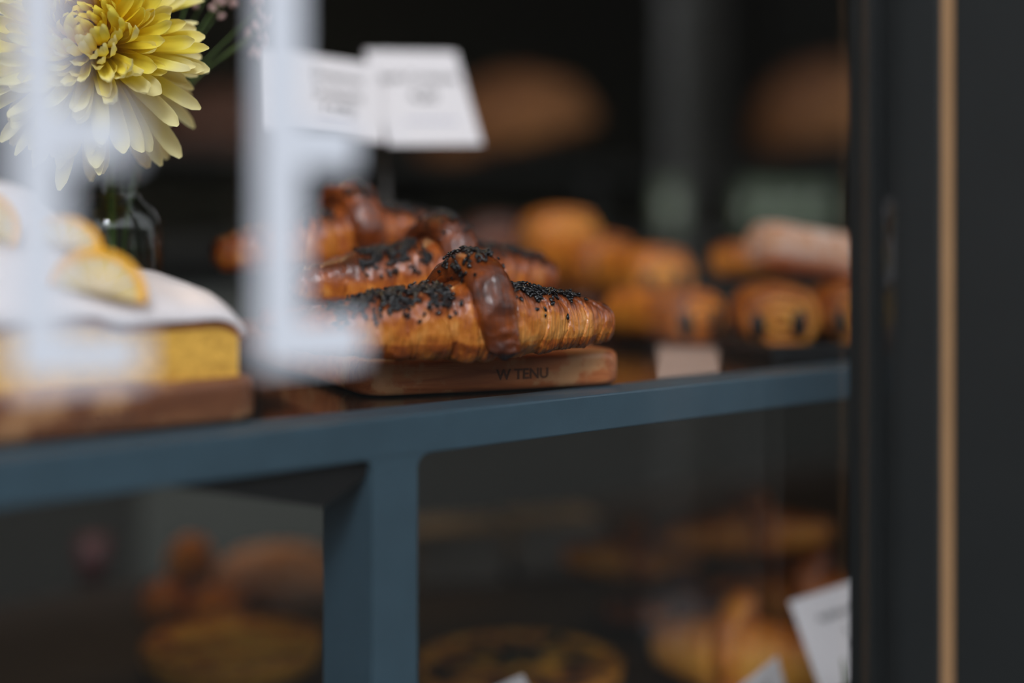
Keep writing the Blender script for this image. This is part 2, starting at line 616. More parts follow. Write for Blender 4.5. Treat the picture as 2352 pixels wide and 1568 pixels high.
# pale pole across the pavement, seen only as a faint reflection in the pane
d = ray(1596, 526)
t_v = 4.0
vp = CAM + d * t_v
px, py = vp.x, 2 * GY - vp.y
pole = empty('street_pole', (px, py, FL))
tag(pole, 'pale street pole mirrored as a faint upright streak in the glass', 'pole')
lathe('shaft', [(0.0, 0), (0.085, 0), (0.078, 4.2), (0.0, 4.2)], M['pole'], pole, 24)
lathe('base', [(0.0, 0), (0.10, 0), (0.10, 0.10), (0.07, 0.14), (0.0, 0.14)], M['pole'], pole, 24)

# ---------------------------------------------------------------- display stand
BY = 0.51
RH = 0.0183
stand = empty('display_stand', (0, 0, 0))
tag(stand, 'blue-grey steel display stand with two dark shelves behind the window', 'display stand')
box('front_rail', -0.30, 1.70, BY, BY + 0.030, -RH, 0, M['steel'], stand, bevel=0.0009)
box('rear_rail', -0.30, 1.70, 0.98, 1.01, -RH, -0.0006, M['steel'], stand, bevel=0.0009)
X0, X1 = 0.3624, 0.3872
pp = [(X0, -0.60), (X0, -RH - 0.0035), (X0 - 0.0012, -RH - 0.001), (X0 - 0.003, -RH + 0.0004)]
R = 0.0062
pp += [(X1 + R, -RH + 0.0004)]
for k in range(7):
    a = math.pi / 2 + (math.pi / 2) * k / 6
    pp.append((X1 + R + R * math.cos(a), -RH - R + R * math.sin(a)))
pp += [(X1, -0.60)]
bmp = prism_bm(pp[::-1], BY + 0.0002, BY + 0.0385)
bm_obj('post', bmp, M['steel'], stand)
for xx in (-0.30, 1.675):
    box('post', xx, xx + 0.025, BY + 0.0002, BY + 0.0385, -0.60, -RH, M['steel'], stand, bevel=0.0008)
for xx in (-0.30, 1.675):
    box('post', xx, xx + 0.025, 0.972, 1.01, -0.60, -RH, M['steel'], stand, bevel=0.0008)
for xx in (-0.30, 0.3624, 1.675):
    box('foot_post', xx, xx + 0.025, BY + 0.002, BY + 0.0365, FL, -0.60, M['steel'], stand)
for xx in (-0.30, 1.675):
    box('foot_post', xx, xx + 0.025, 0.974, 1.008, FL, -0.60, M['steel'], stand)
g = [PY(395, 1118, BY + 0.004), PY(742, 1166, BY + 0.004), PY(862, 1076, BY + 0.004), PY(862, 1050, BY + 0.004), PY(420, 1085, BY + 0.004)]
bm_obj('dark_gap_plate', prism_bm([(p.x, p.z) for p in g], BY + 0.004, BY + 0.007), M['dark_gap'], stand)  # made-up plate, stands in for a dark gap in the glass reflections
box('shelf_panel', -0.295, 1.695, BY + 0.0302, 0.979, -0.012, -0.0002, M['shelf'], stand)
box('lower_shelf', -0.27, 1.67, BY + 0.04, 1.25, -0.268, -0.250, M['lower'], stand, bevel=0.001)


# ---------------------------------------------------------------- wooden boards
def board(name, w, d, h, loc, rz, mat, label, text=None):
    bm = box_bm(-w / 2, w / 2, 0, d, 0, h)
    ve = [e for e in bm.edges if abs(e.verts[0].co.z - e.verts[1].co.z) > h * 0.5]
    bmesh.ops.bevel(bm, geom=ve, offset=0.016, segments=6, affect='EDGES', profile=0.5)
    he = [e for e in bm.edges if abs(e.verts[0].co.z - e.verts[1].co.z) < 1e-6 and len(e.link_faces) == 2 and any(abs(f.normal.z) > 0.9 for f in e.link_faces)]
    bm.normal_update()
    he = [e for e in bm.edges if len(e.link_faces) == 2 and (abs(e.link_faces[0].normal.z) > 0.9) != (abs(e.link_faces[1].normal.z) > 0.9)]
    bmesh.ops.bevel(bm, geom=he, offset=0.0045, segments=4, affect='EDGES', profile=0.5)
    o = bm_obj(name, bm, mat, None, True, loc, (0, 0, rz))
    tag(o, label, 'board')
    if text:
        txt(text[0], text[1], o, M['burn'], loc=(text[2], -0.0002, text[3]), rot=(math.pi / 2, 0, 0), name='burnt_mark')
    return o


def txt(s, size, parent, mat, loc=(0, 0, 0), rot=(0, 0, 0), name='lettering', align='CENTER', ex=0.00015):
    c = bpy.data.curves.new(name, 'FONT')
    c.body = s
    c.size = size
    c.align_x = align
    c.extrude = ex
    c.offset = size * 0.022
    c.materials.append(mat)
    o = bpy.data.objects.new(name, c)
    COL.objects.link(o)
    me = bpy.data.meshes.new_from_object(o.evaluated_get(bpy.context.evaluated_depsgraph_get()))
    bpy.data.objects.remove(o)
    o = bpy.data.objects.new(name, me)
    COL.objects.link(o)
    o.parent = parent
    o.location = loc
    o.rotation_euler = rot
    return o


BA = math.radians(-17.0)
bl, br_ = PZ(845, 916, 0), PZ(1434, 886, 0)
bc = (bl + br_) / 2
bw = (br_ - bl).length + 0.004
BA = math.atan2((br_ - bl).y, (br_ - bl).x)
board('serving_board', bw, 0.30, 0.0185, (bc.x, bc.y, 0.0002), BA, M['board'], 'reddish wooden board with worn front edge under the seeded croissants', ('W TENU', 0.0075, 0.012, 0.0062))
BN = Vector((-math.sin(BA), math.cos(BA), 0))      # board's own depth direction
BX = Vector((math.cos(BA), math.sin(BA), 0))
cb = PZ(560, 972, 0)
board('serving_board', 0.30, 0.13, 0.0195, (cb.x - 0.138, cb.y, 0.0002), 0.0, M['board2'], 'brown wooden board under the iced lemon cake', ('NONA', 0.009, 0.075, 0.0045))


# ---------------------------------------------------------------- croissants
def croissant(name, loc, rot, L=0.145, h0=0.0405, curve=0.012, seed=0, NS=220, NTH=72, seeds=(), mat=None, flap=True, bake=0.0, wfac=1.12, strays=()):
    mat = mat or M['croissant']
    rr = random.Random(seed)
    off = Vector((rr.uniform(-50, 50), rr.uniform(-50, 50), rr.uniform(-50, 50)))
    root = empty(name, loc, rot)
    bounds = [0.0, 0.13, 0.36, 0.54, 0.68, 0.80, 0.90, 1.02]
    bounds = [b + (rr.uniform(-0.02, 0.02) if 0 < i < 7 else 0) for i, b in enumerate(bounds)]

    def surf(s, th):
        """point, bake value"""
        sg = 1 if s >= 0 else -1
        ct, sn = math.cos(th), math.sin(th)
        a = abs(s)
        ae = max(0.0, min(1.0, a + 0.05 * ct * (1 if s > 0 else 1) + 0.02 * math.sin(3 * th + seed)))
        k = 0
        while k < 6 and ae > bounds[k + 1]:
            k += 1
        p = min(1, max(0, (ae - bounds[k]) / (bounds[k + 1] - bounds[k])))
        env = h0 * (1 - 0.52 * a ** 1.5 + 0.07 * math.exp(-(a / 0.2) ** 2))
        groove = (4 * p * (1 - p)) ** 0.32 if 0 < p < 1 else 0
        h = env * (1 - 0.10 * math.exp(-((a - 0.15) / 0.05) ** 2)) * (0.89 + (0.10 - 0.05 * a) * groove + 0.07 * (1 - p))
        if a > 0.93:
            h *= math.sqrt(max(0.0, 1 - ((a - 0.93) / 0.0705) ** 2)) ** 0.8
        w = h * wfac
        e = 0.88
        cy = math.copysign(abs(ct) ** e, ct) * w / 2
        cz = math.copysign(abs(sn) ** e, sn) * h / 2
        zc = h0 * 0.455 - (h0 - env) * 0.16
        x = s * L / 2
        y = cy + curve * s * s
        z = max(cz, -h * 0.43) + zc
        q = Vector((x * 55, y * 55, z * 55)) + off
        dsp = noise.fractal(q, 0.9, 2.1, 5) * 0.0015
        q2 = Vector((s * 70, th * 1.3, seed * 3.1))
        dsp += noise.noise(q2) * 0.0006 + noise.noise(Vector((s * 190, th * 2.0, seed * 1.3))) * 0.00025
        n = Vector((0, cy, cz)).normalized() if (abs(cy) + abs(cz)) > 1e-9 else Vector((sg, 0, 0))
        pt = Vector((x, y, z)) + n * dsp * min(1, h / h0 * 1.3)
        if pt.z < 0.0003 and a < 0.6:
            pt.z = 0.0003
        top = max(0.0, sn)
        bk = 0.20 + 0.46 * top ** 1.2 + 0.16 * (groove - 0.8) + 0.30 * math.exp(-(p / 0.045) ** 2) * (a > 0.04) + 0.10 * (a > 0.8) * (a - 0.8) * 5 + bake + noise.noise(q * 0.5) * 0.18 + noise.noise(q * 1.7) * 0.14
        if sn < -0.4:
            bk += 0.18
        return pt, bk

    vs, uv, bk = [], [], []
    for i in range(NS):
        s = -1 + 2 * i / (NS - 1)
        for j in range(NTH):
            th = 2 * math.pi * j / NTH
            pt, b = surf(s, th)
            vs.append(pt)
            uv.append((s * 1.6, th / 6.283 * 3))
            bk.append(b)
    fs = [f[::-1] for f in gridf(NS, NTH, wrap_v=True)]
    mesh_obj('body', vs, fs, mat, root, uv=uv, attrs={'bake': bk})
    hw = h0 * wfac / 2

    # the folded tip: a flap wrapped over the middle, its ragged end at the front foot
    def flap_pt(q, th):
        ry, rz = hw * 1.0, h0 * 0.60
        qa = min(1.0, q / 0.80)
        a = math.radians(-5 + 185 * qa)
        dn = max(0.0, (q - 0.80) / 0.20)
        cx = -0.009 + 0.022 * q + 0.003 * math.sin(q * 5)
        c = Vector((cx, ry * math.cos(a) - 0.0015 * dn, h0 * 0.50 + rz * math.sin(a) - (h0 * 0.46) * dn))
        rad = Vector((0, math.cos(a), math.sin(a)))
        wx = 0.0108 * (0.85 + 0.22 * math.sin(math.pi * min(1, q * 1.05)) - 0.18 * dn)
        tk = 0.0088 * (0.75 + 0.35 * math.sin(math.pi * q))
        end = min(1.0, (1 - q) / 0.05 + 0.15, q / 0.05 + 0.15)
        xx, tt = math.cos(th) * wx, math.sin(th) * tk
        rag = 0.0
        if q > 0.82:
            rag = noise.noise(Vector((math.cos(th) * 3, math.sin(th) * 3, q * 30 + seed))) * 0.0026 * (q - 0.82) / 0.18
        pt = c + Vector((1, 0, 0)) * xx * end + rad * (tt * end + rag)
        qn = Vector((pt.x * 60, pt.y * 60, pt.z * 60)) + off
        pt += rad * (noise.fractal(qn, 0.9, 2.1, 5) * 0.0022 + noise.noise(Vector((math.cos(th) * 9, q * 4, seed + 2.0))) * 0.0007)
        if pt.z < -0.004:
            pt.z = -0.004
        b = 0.46 + 0.26 * max(0, math.sin(a)) - 0.18 * math.exp(-((q - 0.50) / 0.10) ** 2) * max(0, math.sin(th)) + 0.12 * (1 - abs(math.cos(th))) + bake + noise.noise(qn * 0.5) * 0.2 + (0.28 * (q - 0.8) * 5 if q > 0.8 else 0)
        return pt, b

    if flap:
        nq, nt = 90, 36
        v2, u2, b2 = [], [], []
        for i in range(nq):
            for j in range(nt):
                pt, b = flap_pt(i / (nq - 1), 2 * math.pi * j / nt)
                v2.append(pt)
                u2.append((j / nt * 0.9, i / nq * 0.8))
                b2.append(b)
        f2 = gridf(nq, nt, wrap_v=True)
        f2.append(tuple(range(nt))[::-1])
        f2.append(tuple((nq - 1) * nt + k for k in range(nt)))
        mesh_obj('folded_tip', v2, f2, mat, root, uv=u2, attrs={'bake': b2})
    # sesame
    sv, sf = [], []

    def add_seed(pos, nrm, vs_, fs_, big=1.0, tilt=0.5):
        t = Vector((rr.gauss(0, 1), rr.gauss(0, 1), rr.gauss(0, 1)))
        t = (t - nrm * t.dot(nrm)).normalized()
        t = (t + nrm * rr.uniform(-tilt, tilt)).normalized()
        b = nrm.cross(t).normalized()
        n2 = t.cross(b)
        a, bb, c = 0.00155 * big, 0.00098 * big, 0.00062 * big
        base = len(vs_)
        ni, nj = 5, 6
        vs_.append(pos + t * a)
        for i in range(1, ni):
            ph = math.pi * i / ni
            tape = 1.0 + 0.28 * math.cos(ph) * -1
            for j in range(nj):
                th = 2 * math.pi * j / nj
                vs_.append(pos + t * a * math.cos(ph) + (b * bb * math.cos(th) + n2 * c * math.sin(th)) * math.sin(ph) * tape)
        vs_.append(pos - t * a)
        for j in range(nj):
            fs_.append((base, base + 1 + j, base + 1 + (j + 1) % nj))
            fs_.append((base + 1 + (ni - 2) * nj + (j + 1) % nj, base + 1 + (ni - 2) * nj + j, base + 1 + (ni - 1) * nj))
        for i in range(ni - 2):
            for j in range(nj):
                fs_.append((base + 1 + i * nj + j, base + 1 + (i + 1) * nj + j, base + 1 + (i + 1) * nj + (j + 1) % nj, base + 1 + i * nj + (j + 1) % nj))

    def frame(fn, s, th):
        e = 0.004
        p0 = fn(s, th)[0]
        du = fn(s + e, th)[0] - p0
        dv = fn(s, th + e)[0] - p0
        n = du.cross(dv)
        if n.length < 1e-12:
            n = Vector((0, 0, 1))
        n.normalize()
        return p0, n

    for (kind, s0, s1, d0, d1, cnt) in seeds:
        fn = surf if kind == 'b' else flap_pt
        made, tries = 0, 0
        while made < cnt and tries < cnt * 8:
            tries += 1
            s, dd = rr.uniform(s0, s1), rr.gauss((d0 + d1) / 2, (d1 - d0) / 3.4)
            th = math.radians(dd)
            es = abs((s - (s0 + s1) / 2) / ((s1 - s0) / 2))
            if noise.noise(Vector((s * 14, th * 3.2, seed * 7.7))) < -0.25 + 0.35 * es ** 3:
                continue
            p0, n = frame(fn, s, th)
            ax = Vector((0, p0.y, p0.z - h0 * 0.45))
            if n.dot(ax) < 0:
                n = -n
            add_seed(p0 + n * rr.choice((0.0006, 0.0008, 0.0013, 0.0017)), n, sv, sf, rr.uniform(0.85, 1.15))
            made += 1
    if sv:
        o = mesh_obj('sesame_crust', sv, sf, M['seed'], root)
        o['kind'] = 'stuff'
        o['label'] = 'dense black sesame topping'
    for (kind, s, dd) in strays:
        fn = surf if kind == 'b' else flap_pt
        p0, n = frame(fn, s, math.radians(dd))
        ax = Vector((0, p0.y, p0.z - h0 * 0.45))
        if n.dot(ax) < 0:
            n = -n
        a, b = [], []
        add_seed(p0 + n * 0.0005, n, a, b, 1.15, 0.1)
        mesh_obj('sesame_seed', a, b, M['seed'], root)
    return root


GC = 'black sesame croissants piled on the board'
ZB = 0.0187
# centre of the front one, placed along the board's front edge
ca = PZ(1112, 838, ZB)
ca = ca + BN * 0.024
seedsA = [('b', -0.80, -0.14, 80, 152, 520), ('b', 0.13, 0.46, 72, 142, 360), ('b', 0.40, 0.74, 74, 120, 190), ('f', 0.30, 0.56, 60, 120, 110), ('f', 0.34, 0.60, 130, 215, 60)]
straysA = [('b', -0.12, 150), ('b', -0.18, 147), ('b', -0.27, 152), ('b', -0.47, 150), ('b', -0.44, 158), ('b', 0.24, 118), ('b', 0.37, 142), ('b', 0.56, 168), ('b', 0.52, 128), ('b', -0.55, 146), ('b', 0.62, 124)]
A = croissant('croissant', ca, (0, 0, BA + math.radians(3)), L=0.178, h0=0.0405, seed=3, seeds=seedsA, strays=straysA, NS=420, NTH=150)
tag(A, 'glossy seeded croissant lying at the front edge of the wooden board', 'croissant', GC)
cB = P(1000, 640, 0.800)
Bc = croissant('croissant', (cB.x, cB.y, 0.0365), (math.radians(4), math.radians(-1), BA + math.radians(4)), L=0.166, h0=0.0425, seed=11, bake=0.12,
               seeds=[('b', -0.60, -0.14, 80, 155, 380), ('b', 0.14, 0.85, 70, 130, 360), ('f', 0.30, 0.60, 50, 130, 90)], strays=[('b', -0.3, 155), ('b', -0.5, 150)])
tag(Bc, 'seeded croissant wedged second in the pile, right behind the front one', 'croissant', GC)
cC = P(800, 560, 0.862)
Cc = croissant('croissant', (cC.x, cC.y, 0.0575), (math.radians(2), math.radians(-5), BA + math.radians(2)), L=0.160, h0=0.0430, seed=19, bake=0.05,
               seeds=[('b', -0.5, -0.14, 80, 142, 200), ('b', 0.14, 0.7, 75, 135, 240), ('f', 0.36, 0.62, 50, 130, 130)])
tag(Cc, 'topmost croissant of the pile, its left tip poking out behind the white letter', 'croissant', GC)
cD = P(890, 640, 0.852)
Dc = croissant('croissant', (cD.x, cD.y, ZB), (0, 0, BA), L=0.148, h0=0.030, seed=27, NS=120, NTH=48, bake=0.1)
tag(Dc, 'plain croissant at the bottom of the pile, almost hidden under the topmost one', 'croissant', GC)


# ---------------------------------------------------------------- iced lemon cake
cake = empty('lemon_cake', (0, 0, 0))
tag(cake, 'yellow lemon loaf cake with thick white icing on the left board', 'cake')
CX1, CX0, CY0, CY1, CZ0 = 0.3135, 0.085, 0.5405, 0.648, 0.0198


def cake_top(X, Y):
    """icing height above the shelf"""
    y = (Y - CY0) / (CY1 - CY0)
    y = min(1, max(0, y))
    side = 0.0475 + 0.0150 * (math.sin(math.pi * min(1, y * 0.9 + 0.02))) ** 0.75
    hump = 0.042 * math.exp(-((max(0, X - 0.216)) / 0.052) ** 2.6) * math.sin(math.pi * min(1, 0.03 + y * 0.97)) ** 1.0
    endr = max(0, (X - (CX1 - 0.02)) / 0.02)
    z = side + hump - 0.004 * endr ** 2.2
    return z + 0.0012 * noise.noise(Vector((X * 60, Y * 60, 3)))


nx, ny = 110, 60
vs = []
for i in range(nx):
    X = CX0 + (CX1 - CX0) * i / (nx - 1)
    for j in range(ny):
        Y = CY0 + (CY1 - CY0) * j / (ny - 1)
        vs.append((X, Y, min(cake_top(X, Y) - 0.004, 0.2)))
nb = len(vs)
for i in range(nx):
    X = CX0 + (CX1 - CX0) * i / (nx - 1)
    for j in range(ny):
        vs.append((X, CY0 + (CY1 - CY0) * j / (ny - 1), CZ0))
fs = gridf(nx, ny)
fs += [f[::-1] for f in gridf(nx, ny, base=nb)]
for i in range(nx - 1):
    for j, fl in ((0, 1), (ny - 1, -1)):
        q = (i * ny + j, nb + i * ny + j, nb + (i + 1) * ny + j, (i + 1) * ny + j)
        fs.append(q if fl == 1 else q[::-1])
for j in range(ny - 1):
    for i, fl in ((0, -1), (nx - 1, 1)):
        q = (i * ny + j, nb + i * ny + j, nb + i * ny + j + 1, i * ny + j + 1)
        fs.append(q if fl == 1 else q[::-1])
mesh_obj('sponge', vs, fs, M['sponge'], cake, smooth=False)


# icing: a shell over the top whose hem hangs unevenly down the cut face
def hem(X):
    return 0.0035 + 0.0035 * (0.5 + 0.5 * math.sin(X * 95 + 0.4)) + 0.003 * noise.noise(Vector((X * 40, 1.7, 0))) - 0.0015


def shell(z_add, over, hem_add, hang):
    nx, ny = 120, 60
    vs = []
    for i in range(nx):
        X = CX0 - over + (CX1 + over - CX0 + over) * i / (nx - 1)
        Xc = min(CX1, max(CX0, X))
        for j in range(-6, ny + 6):
            if j < 0:
                k = -j / 6
                Y, z = CY0 - over * math.sin(min(1, k * 1.6) * math.pi / 2), cake_top(Xc, CY0) + z_add - (hem(X) + hem_add) * k - 0.002 * (1 - math.cos(min(1, k * 1.6) * math.pi / 2)) * hang
            elif j >= ny:
                k = (j - ny + 1) / 6
                Y, z = CY1 + over, cake_top(Xc, CY1) + z_add - (hem(X) + hem_add) * k
            else:
                Y = CY0 + (CY1 - CY0) * j / (ny - 1)
                z = cake_top(Xc, Y) + z_add
            e = 0
            if i > nx - 4:
                e = (i - (nx - 4)) / 3
            z -= 0.004 * e ** 2 * hang
            vs.append((X, Y, z))
    m = ny + 12
    fs = gridf(nx, m)
    return vs, fs


v_, f_ = shell(0.0, 0.0022, 0.0, 1.0)
o = mesh_obj('icing', v_, [f[::-1] for f in f_], M['icing'], cake)
md = o.modifiers.new('thick', 'SOLIDIFY')
md.thickness = 0.0022
md.offset = -1
v_, f_ = shell(-0.0026, 0.0008, 0.0014, 0.6)
mesh_obj('baked_edge', v_, [f[::-1] for f in f_], M['crust'], cake)


def half_lathe(name, prof, mat, parent, n=32):
    vs, nv = [], len(prof)
    for i in range(n + 1):
        a = math.pi * i / n
        for r, z in prof:
            vs.append((r * math.cos(a), r * math.sin(a), z))
    fs = gridf(n + 1, nv)
    fs += [tuple(range(nv)), tuple(n * nv + k for k in range(nv))[::-1]]
    return mesh_obj(name, vs, fs, mat, parent, smooth=False)


def lemon_slice(loc, nrm, rad, spin, parent):
    """half-moon slice pressed into the icing with its cut edge down"""
    n = Vector(nrm).normalized()
    q = n.to_track_quat('Z', 'Y') @ Euler((0, 0, spin)).to_quaternion()
    o = half_lathe('lemon_slice', [(0, 0.0), (rad * 0.80, 0.0), (rad * 0.80, 0.0030), (0, 0.0030)], M['pith'], parent)
    o.location = loc
    o.rotation_mode = 'QUATERNION'
    o.rotation_quaternion = q
    half_lathe('peel', [(rad * 0.80, -0.0004), (rad * 0.97, -0.0004), (rad, 0.0006), (rad, 0.0030), (rad * 0.97, 0.0038), (rad * 0.80, 0.0034)], M['peel'], o)
    for k in range(1, 5):
        box('membrane', 0.002, rad * 0.79, -0.0004, 0.0004, 0.0030, 0.0034, M['icing'], o, rot=(0, 0, math.pi * k / 5))
    return o


def cake_hit(x, y):
    d_ = ray(x, y)
    t = 0.45
    while t < 0.9:
        p = CAM + d_ * t
        if CY0 - 0.002 <= p.y <= CY1 and p.z < cake_top(min(CX1, p.x), p.y):
            break
        t += 0.0005
    e = 0.003
    n = Vector((-(cake_top(p.x + e, p.y) - cake_top(p.x - e, p.y)) / (2 * e), -(cake_top(p.x, p.y + e) - cake_top(p.x, p.y - e)) / (2 * e), 1)).normalized()
    return p, n, -d_.normalized()


for (x, y, rad, k, sp_) in ((222, 682, 0.0192, 1.0, -0.25), (150, 578, 0.0140, 0.5, -0.3), (-58, 530, 0.0150, 1.6, -0.5)):
    hp, hn, hc = cake_hit(x, y)
    nn = (hn + hc * k).normalized()
    lemon_slice(hp + nn * 0.0022, nn, rad, sp_, cake)

# ---------------------------------------------------------------- bottle vase with a chrysanthemum
vb = PZ(262, 526 + 0.083 / 0.780 * FPX, 0.0)
vase = empty('bottle_vase', (vb.x, vb.y, 0.0003))
tag(vase, 'small clear glass bottle serving as a vase behind the cake', 'vase')
prof = [(0.0, 0.0), (0.0255, 0.0), (0.027, 0.003), (0.027, 0.082), (0.0262, 0.088), (0.0225, 0.094), (0.0165, 0.0985), (0.0150, 0.1005), (0.0148, 0.103), (0.0146, 0.120), (0.0165, 0.1225), (0.0165, 0.126), (0.0140, 0.127)]
inner = [(0.0125, 0.126), (0.0128, 0.104), (0.0150, 0.0990), (0.0208, 0.0925), (0.0243, 0.087), (0.0250, 0.081), (0.0250, 0.005), (0.0, 0.004)]
lathe('bottle', prof + inner, M['bottle'], vase, 64)
lathe('water', [(0.0, 0.0062), (0.0248, 0.0062), (0.0248, 0.072), (0.0, 0.072)], M['water'], vase, 48)

NECK = Vector((vb.x, vb.y, 0.12))
fc = P(208, 100, 0.728)
flower = empty('chrysanthemum', fc)
tag(flower, 'large yellow and cream chrysanthemum bloom standing in the glass bottle', 'flower')
axis = (-FWD * 0.88 + Vector((0, 0, 0.28)) + RGT * 0.05).normalized()
ux = RGT - axis * RGT.dot(axis)
ux.normalize()
uy = axis.cross(ux)


def petal_data(phi, el0, curl, length, width, droop, tone, cup, twist, rr):
    """a strap petal: integrates a bending midrib, 7 points across"""
    rad = ux * math.cos(phi) + uy * math.sin(phi)
    side0 = axis.cross(rad)
    n, m = 18, 7
    pos = rad * 0.003 + axis * (0.010 * max(0, math.sin(el0)))
    el = el0
    vs, al = [], []
    step = length / (n - 1)
    for i in range(n):
        q = i / (n - 1)
        d_ = (rad * math.cos(el) + axis * math.sin(el))
        d_ = (d_ + Vector((0, 0, -1)) * droop * q).normalized()
        if i:
            pos = pos + d_ * step
        el += curl / (n - 1) * (0.4 + 1.2 * q)
        side = (side0 - d_ * side0.dot(d_)).normalized()
        nr = d_.cross(side)
        tw = twist * q
        sd = side * math.cos(tw) + nr * math.sin(tw)
        nn = d_.cross(sd)
        w = width * (0.30 + 0.70 * min(1, q / 0.55) ** 0.8) * (max(0, 1 - max(0, (q - 0.80) / 0.205) ** 2.3)) ** 0.5
        for j in range(m):
            x = -1 + 2 * j / (m - 1)
            rib = 0.06 * math.cos(x * 9.4)
            vs.append(pos + sd * w * x - nn * w * (cup * (x * x - 0.5) + rib) * -1)
            al.append(q)
    return vs, al, gridf(n, m)


lay = [  # count, elevation, curl, length, width, droop, tone, cup
    (10, 82, 45, 0.013, 0.0020, 0.00, -0.35, 0.9),
    (14, 70, 70, 0.018, 0.0024, 0.00, -0.40, 0.9),
    (18, 60, 75, 0.022, 0.0026, 0.00, -0.45, 0.9),
    (22, 50, 70, 0.027, 0.0030, 0.00, -0.42, 0.85),
    (26, 41, 66, 0.032, 0.0032, 0.01, -0.36, 0.85),
    (28, 33, 60, 0.037, 0.0033, 0.02, -0.28, 0.8),
    (32, 25, 54, 0.042, 0.0034, 0.03, -0.20, 0.8),
    (34, 17, 48, 0.046, 0.0035, 0.05, -0.12, 0.75),
    (36, 9, 40, 0.051, 0.0036, 0.08, -0.06, 0.7),
    (36, 0, 32, 0.055, 0.0037, 0.11, 0.0, 0.65),
    (34, -10, 22, 0.058, 0.0038, 0.16, 0.04, 0.6),
    (30, -22, 10, 0.060, 0.0040, 0.22, 0.06, 0.6),
    (26, -34, 2, 0.060, 0.0040, 0.28, 0.06, 0.6),
]
rf = random.Random(42)
pet = []
for li, (cnt, el, curl, ln, wd, dr, tone, cup) in enumerate(lay):
    for k in range(cnt):
        phi = 2 * math.pi * (k + 0.5 * (li % 2)) / cnt + rf.uniform(-0.13, 0.13)
        L_ = ln * rf.uniform(0.80, 1.09)
        low = max(0, -(ux * math.cos(phi) + uy * math.sin(phi)).z)   # the lower petals have grown longer and hang
        if li > 6:
            L_ *= 1 + 0.20 * low
        tn = tone + rf.uniform(-0.1, 0.1) + (0.34 * low if li > 3 else 0)
        pet.append((li, low, petal_data(phi, math.radians(el + rf.uniform(-9, 9)), math.radians(curl + rf.uniform(-22, 22)), L_, wd * rf.uniform(0.8, 1.15) * (1 + 0.25 * low * (li > 6)), dr,
                                   tone, cup + rf.uniform(-0.3, 0.25), rf.uniform(-0.7, 0.7), rf), tn))
pet.sort(key=lambda p: -p[0] - 2 * p[1])
rest_v, rest_f, rest_a, rest_t = [], [], [], []
for n_, (li, low, (v_, al, f_), tn) in enumerate(pet):
    if n_ < 100:
        mesh_obj('petal', v_, f_, M['petal'], flower, attrs={'along': al, 'tone': [tn] * len(v_)})
    else:
        b0 = len(rest_v)
        rest_v += v_
        rest_a += al
        rest_t += [tn] * len(v_)
        rest_f += [tuple(b0 + i for i in f) for f in f_]
o = mesh_obj('petal_heart', rest_v, rest_f, M['petal'], flower, attrs={'along': rest_a, 'tone': rest_t})
o['kind'] = 'stuff'
o['label'] = 'deep yellow inner petals'
core = lathe('flower_core', [(0, -0.006), (0.006, -0.004), (0.008, 0.002), (0.005, 0.008), (0, 0.010)], plain('core_green', (0.30, 0.27, 0.02), 0.6), flower, 20)
core.rotation_mode = 'QUATERNION'
core.rotation_quaternion = axis.to_track_quat('Z', 'Y')
foot = Vector((vb.x - 0.004, vb.y - 0.002, 0.010))
p3 = fc - axis * 0.004
path = [p - fc for p in bez(foot, foot + Vector((0.004, 0, 0.06)), Vector((NECK.x - 0.003, NECK.y - 0.002, 0.150)), p3, 24)]
tube('stem', path, 0.0026, M['stem'], flower, 10)

# filler sprig with small pink buds
sp = empty('filler_sprig', (NECK.x, NECK.y, 0.13))
tag(sp, 'thin green filler sprigs with tiny pink buds beside the yellow bloom', 'flower')
so = Vector((NECK.x, NECK.y, 0.13))
ends = [(438, -30, .80), (478, -20, .81), (545, -30, .82), (600, 20, .82), (612, 62, .82), (585, 90, .83), (505, 2, .81)]
for (x, y, t) in ends:
    e = P(x, y, t)
    st = Vector((NECK.x + 0.004, NECK.y + 0.003, 0.02))
    mid = P(395 + (x - 438) * 0.25, 150 + rf.uniform(-20, 20), t)
    pth = [p - so for p in bez(st, NECK + Vector((0.003, 0.002, 0.02)), mid, e, 24)]
    tube('sprig_stem', pth, 0.00045, M['stem'], sp, 6)
    for k in range(7):
        c = e + Vector((rf.uniform(-.004, .004), rf.uniform(-.004, .004), rf.uniform(-.010, .008))) - so
        rb = rf.uniform(0.0012, 0.0024)
        prof = [(0, -rb * 1.5), (rb * 0.7, -rb), (rb, 0), (rb * 0.6, rb), (0, rb * 1.3)]
        lathe('bud', prof, M['bud'], sp, 8, loc=c, rot=(rf.uniform(-1, 1), rf.uniform(-1, 1), 0))


# ---------------------------------------------------------------- price cards
def card(tl, tr, bl_, label, lines, ink2=None, thick=0.0006, group=None, name='price_card'):
    """a card from three corners; lines = (text, size, x, y, material)"""
    tl, tr, bl_ = Vector(tl), Vector(tr), Vector(bl_)
    ex = (tr - tl)
    w = ex.length
    ex.normalize()
    ey = (tl - bl_)
    ey = ey - ex * ey.dot(ex)
    h = ey.length
    ey.normalize()
    ez = ex.cross(ey)
    c = tl + ex * w / 2 - ey * h / 2
    mt = Matrix((ex, ey, ez)).transposed().to_4x4()
    mt.translation = c
    o = box(name, -w / 2, w / 2, -h / 2, h / 2, -thick, 0, M['card'])
    o.matrix_world = mt
    tag(o, label, 'price card', group)
    for (s, size, x, y, mm) in lines:
        txt(s, size * h, o, M[mm], loc=(x * w, y * h, 0.00005), ex=0.00005, name='lettering')
    return o, c, w, h


def lift(x, y, t):
    return P(x, y, t)


